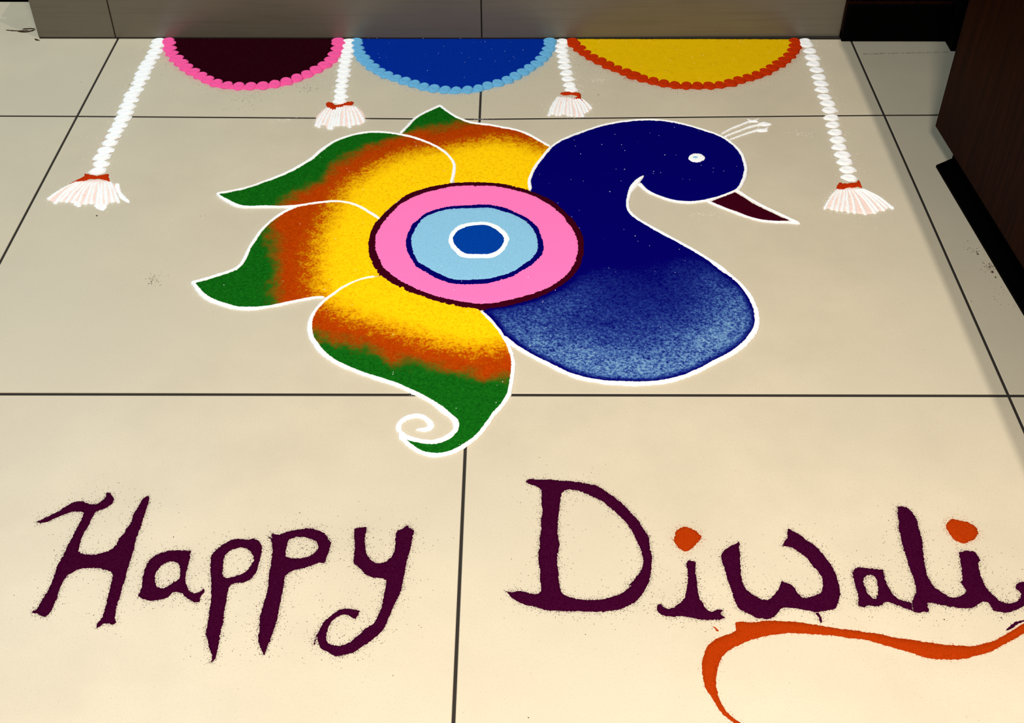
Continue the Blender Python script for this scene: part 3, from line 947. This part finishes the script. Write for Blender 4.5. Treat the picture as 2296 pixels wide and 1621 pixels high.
def half_circle(label, path, mat, bead_mat, gap, r, tag):
    P = smooth_poly(path, 0.004, closed=False)
    P = P[P[:, 1] < YB]
    t = thing('powder_half_circle', label, 'rangoli', group='powder half circles along the riser')
    yl, yr = YB, YB
    poly = [(P[0, 0], yl)] + [tuple(p) for p in P[::3]] + [(P[-1, 0], yr)]
    f = powder_fill('half_disc', M[mat], poly, h=0.0022, parent=t, grid=0.009, jit=0.0002)
    C = along(path, gap)
    C[:, 1] = np.minimum(C[:, 1], RY - r * 0.9)
    powder_stroke('bead_bed', M[bead_mat], [tuple(c) for c in C], r * 1.75, 0.0018, t, jit=0.0009, taper=(1, 1))
    beads(t, M[bead_mat], C, r, tag, flat=0.95)
    nr = normals(P, False)
    c0 = P.mean(0)
    out = np.sign(np.sum(nr * (P - (c0 + np.array([0, 0.15]))), axis=1))[:, None] * nr
    for k, (n, mn, sz) in enumerate(((2600, 0.0035, 0.00045), (300, 0.012, 0.0005))):
        i = rng.integers(0, len(P), n)
        pts_ = P[i] + out[i] * (r + rng.exponential(mn, n))[:, None]
        pts_ = pts_[pts_[:, 1] < YB - 0.002]
        grains('loose_grains', M[bead_mat] if k == 0 else M[mat if mat != 'yellow' else 'grit'], pts_, sz, t)
    w = within(poly, 40)
    grains('stray_grains', M['white' if mat != 'dark_maroon' else 'plum'], w, 0.0007, t, zs=0.0022)
    return t


half_circle('dark maroon powder half circle edged with hot pink beads', tr('S1', '190,128 190,150 195,205 205,260 235,305 275,345 325,395 385,445 455,490 535,530 610,572 705,610 825,633 960,640 1090,640 '
            '1230,632 1375,610 1510,570 1610,533 1710,490 1800,445 1895,385 1955,315 1985,255 2000,205 2005,150 2006,128'), 'dark_maroon', 'hot_pink', 0.0245, 0.0148, 'pink')
half_circle('royal blue powder half circle edged with light blue beads', tr('Z2', '1150,335 1155,395 1165,440 1190,480 1225,520 1270,565 1320,600 1380,635 1445,660 1520,685 1600,710 1680,735 1760,755 1850,768 1940,775 2030,777 2120,770 2210,755')
            + tr('Z3', '160,1055 270,1030 395,1000 500,960 590,915 670,870 750,820 820,775 880,720 925,670 960,620 980,560 985,480'), 'royal', 'bead_blue', 0.0230, 0.0140, 'blue')
half_circle('yellow powder half circle edged with rust orange beads', tr('Z3', '1255,480 1300,555 1370,605 1440,660 1530,712 1630,760 1725,808 1830,850 1945,892 2070,940') +
            tr('Z4', '40,765 150,800 255,828 375,857 490,876 615,886 740,888 860,886 980,878 1100,855 1215,818 1330,788 1440,745 1530,695 1600,655 1660,610 1715,555 1750,495 1755,440 1740,380'),
            'yellow', 'rust', 0.0235, 0.0140, 'rust')


# ------------------------------------------------------------------ bead strings with tassels
def tassel(parent, key, cap, ends, top_a, top_b, extra=(), lean=0.0):
    ox, oy, k = CROPS[key]
    E_ = [tuple(map(float, e.split(','))) for e in ends.split()]
    a, b = np.array(top_a, float), np.array(top_b, float)
    n = len(E_)
    fan = [(a + (b - a) * i / (n - 1)) for i in range(n)]
    base = [tuple(a), *[(e[0], e[1] - 25) for e in E_], tuple(b)]
    tb = powder_fill('tassel', M['tassel_base'], tr(key, ' '.join(f'{x:.0f},{y:.0f}' for x, y in base)), h=0.0012, parent=parent, grid=0.005, jit=0.0008,
                     label='fan-shaped tassel of white and pinkish powder threads')
    for e, f_ in zip(E_, fan):
        e = np.array(e)
        m1 = f_ + (e - f_) * 0.45 + np.array([-(f_[0] - e[0]) * 0.10, 0]) + rng.normal(0, 8, 2)
        p = tr(key, f'{f_[0]:.0f},{f_[1]:.0f} {m1[0]:.0f},{m1[1]:.0f} {e[0]:.0f},{e[1]:.0f}')
        powder_stroke('thread', M['white'], p, [0.0035, 0.0058, 0.0072], 0.0026, tb, jit=0.0007, taper=(0.5, 0.6))
    for e in extra:
        powder_fill('powder_blot', M['white'], tr(key, e), h=0.0016, parent=tb, grid=0.004, jit=0.0009)
    c = powder_fill('tassel_cap', M['rust'], tr(key, cap), h=0.0034, parent=parent, grid=0.004, jit=0.0007, label='rust orange powder band above the tassel')
    grains('loose_grains', M['white'], np.vstack([halo(OUTLINES[tb.name], 900, 0.003), halo(OUTLINES[tb.name], 150, 0.012)]), 0.00045, parent)


def bead_string(label, key, centres, r, tkey, cap, ends, ta, tb, extra=(), drift=None, tint=None, across=1.0):
    t = thing('powder_bead_string', label, 'bead string', group='white bead strings hanging between the half circles')
    C = np.array(tr(key, centres))
    C[:, 1] = np.minimum(C[:, 1], RY - r)
    beads(t, M['white'], C, r, 'white', 0.92, 1.06)
    tassel(t, tkey, cap, ends, ta, tb, extra)
    pts_ = C[rng.integers(0, len(C), 900)] + rng.normal(0, r * 0.75, (900, 2))
    if drift is not None:
        pts_[:500] = C[rng.integers(0, len(C), 500)] + np.array(drift) * rng.exponential(1.0, 500)[:, None] + rng.normal(0, r * 0.4, (500, 2))
    grains('loose_bead_grains', M['white'], pts_[pts_[:, 1] < RY - 0.004], 0.0005, t)
    if tint:
        c2 = C[-6:]
        grains('pink_grains', M['hot_pink'], c2[rng.integers(0, 6, 500)] + np.array([-0.004, 0]) + rng.normal(0, r * 0.8, (500, 2)), 0.0004, t)
    return t


bead_string('long white bead string whose tassel ends beside the farthest-left floor joint', 'Z1',
            '1160,295 1143,335 1130,378 1106,418 1083,458 1060,495 1042,532 1030,570 1010,610 990,650 962,690 950,730 930,775 910,820 895,865 868,910 845,952 822,996 800,1042 768,1095 745,1145 735,1195 712,1247', 0.0140,
            'T1', '1040,320 1180,335 1250,362 1400,357 1520,332 1610,315 1600,380 1640,512 1540,462 1400,432 1250,440 1130,440 1040,490 990,560 1010,480 900,490 800,540 700,590 600,635 700,555 850,465 980,400 1030,375',
            '170,930 330,1035 470,985 600,1000 740,1010 880,1075 1050,1045 1180,1040 1330,1060 1430,1140 1570,1050 1700,1000 1850,1010', (880, 500), (1640, 500),
            ('1760,525 1870,530 1850,590 1900,740 2080,930 2090,990 2000,970 1880,880 1830,800 1740,620', '800,950 900,940 960,1080 880,1085 800,1040', '1250,1050 1400,960 1560,1060 1500,1180 1400,1160 1300,1100'),
            drift=(-0.013, -0.004), tint=True)
bead_string('short white bead string between the maroon and blue half circles', 'Z2',
            '1082,362 1076,402 1072,440 1062,482 1052,525 1046,567 1040,607 1036,650 1027,695 1020,740 1010,785 1012,833 1005,872', 0.0125,
            'T2', '620,350 700,310 860,330 920,400 1070,412 1250,352 1400,300 1570,290 1582,340 1450,420 1250,440 1150,490 1000,500 950,570 890,600 720,530 640,430',
            '270,1130 370,1185 560,1085 720,1240 820,1250 930,1130 1060,1130 1250,1130 1450,1190 1600,1090 1780,1080 1940,1000', (690, 480), (1600, 440), drift=(-0.011, -0.002))
bead_string('short white bead string between the blue and yellow half circles', 'Z3',
            '1150,505 1132,562 1135,620 1147,682 1165,747 1172,815 1195,890 1208,962 1230,1040 1248,1092', 0.0122,
            'T3', '745,345 830,295 1000,280 1200,290 1470,330 1510,430 1540,540 1600,630 1745,785 1680,760 1560,660 1450,560 1350,550 1200,540 1130,510 1300,500 1400,430 1200,372 900,395',
            '330,1160 480,1105 620,1150 750,1160 880,1100 1050,1160 1200,1190 1400,1205 1600,1205 1680,1060 1780,1020 1900,900', (690, 440), (1500, 520), drift=(0.010, -0.001))
bead_string('long white bead string starting at the outer end of the yellow half circle', 'Z5',
            '165,282 190,330 215,375 230,422 241,468 263,513 280,563 293,610 303,658 320,708 345,755 357,805 370,858 380,912 398,967 415,1020 428,1073 450,1130 468,1180 488,1237 500,1297', 0.0134,
            'T4', '620,360 760,395 900,385 1080,355 1130,250 1165,300 1200,390 1250,512 1130,472 1040,480 1000,532 900,482 780,540 700,600 600,562 558,500',
            '230,1085 420,1100 560,1140 700,1150 880,1190 1050,1205 1330,1240 1600,1205 1680,1150 1850,1130 1930,1060 2090,1080', (600, 540), (1240, 530), drift=(0.010, 0.0))

# ------------------------------------------------------------------ dust and grit on the tiles, with contact shading put in as grains
n = 1500
dx = rng.uniform(-0.95, 0.72, n)
dy = rng.uniform(0.72, 2.40, n)
grain_pts, grain_sizes = [np.c_[dx, dy]], [np.full(n, 0.00032)]
spots = [(217, 484, 0.0022), (672, 1150, 0.0022), (450, 485, 0.0016), (459, 483, 0.0015), (1185, 1609, 0.0024), (2245, 1385, 0.003), (2117, 1389, 0.0025), (290, 190, 0.0018), (1342, 213, 0.0018),
         (181, 184, 0.0012), (2192, 570, 0.003), (2190, 565, 0.002), (2220, 600, 0.003), (2225, 610, 0.004), (2218, 592, 0.002), (2170, 540, 0.002), (2232, 622, 0.003)]  # flecks of grit; the cluster by the plinth imitates contact shading
gp = np.array([to_floor(a, b) for a, b, _ in spots])
grain_pts.append(gp)
grain_sizes.append(np.array([c for *_, c in spots]) * 0.6)
wp = np.vstack([np.array(to_floor(a, b)) + rng.normal(0, 0.010, (40, 2)) * np.array([1.4, 0.5]) for a, b in ((640, 270), (1345, 180), (1690, 285), (1580, 480), (1075, 268), (1800, 300))])
grains('spilled_white_powder', M['white'], wp, 0.0006, label='specks of white powder spilled around the peacock', cat='powder')

deb = thing('floor_debris', 'thin dark scraps of debris at the outer corner of the tiled riser', 'debris')
for p, w in (('12,68 30,69 50,70 66,68', 0.003), ('40,71 55,72 66,71 80,66', 0.004), ('50,66 62,65 78,64', 0.003), ('78,87 84,90 90,91', 0.004)):
    powder_stroke('scrap', M['grit'], tr('px', p), w, 0.002, deb, jit=0.001)
grime = np.array([to_floor(1935 + 190 * t, 121 - 4 * t + random.gauss(0, 0.7)) for t in rng.uniform(0, 1, 260)])
grain_pts.append(grime)
grain_sizes.append(np.full(len(grime), 0.0006))
sm = np.vstack([np.array(to_floor(a, b)) + rng.normal(0, c, (k, 2)) for a, b, c, k in ((2218, 598, 0.008, 70), (2185, 560, 0.008, 25), (690, 200, 0.010, 40), (560, 215, 0.03, 60), (2250, 660, 0.02, 30), (342, 628, 0.007, 60))])  # patches by the plinth are contact shading set in dark grains, the rest smudges
grain_pts.append(sm)
grain_sizes.append(np.full(len(sm), 0.0007))
grains('floor_dust_and_shading', M['grit'], np.vstack(grain_pts), np.concatenate(grain_sizes), label='fine dark dust and grit over the cream floor tiles, with contact shading put in as dark grains', cat='dust')
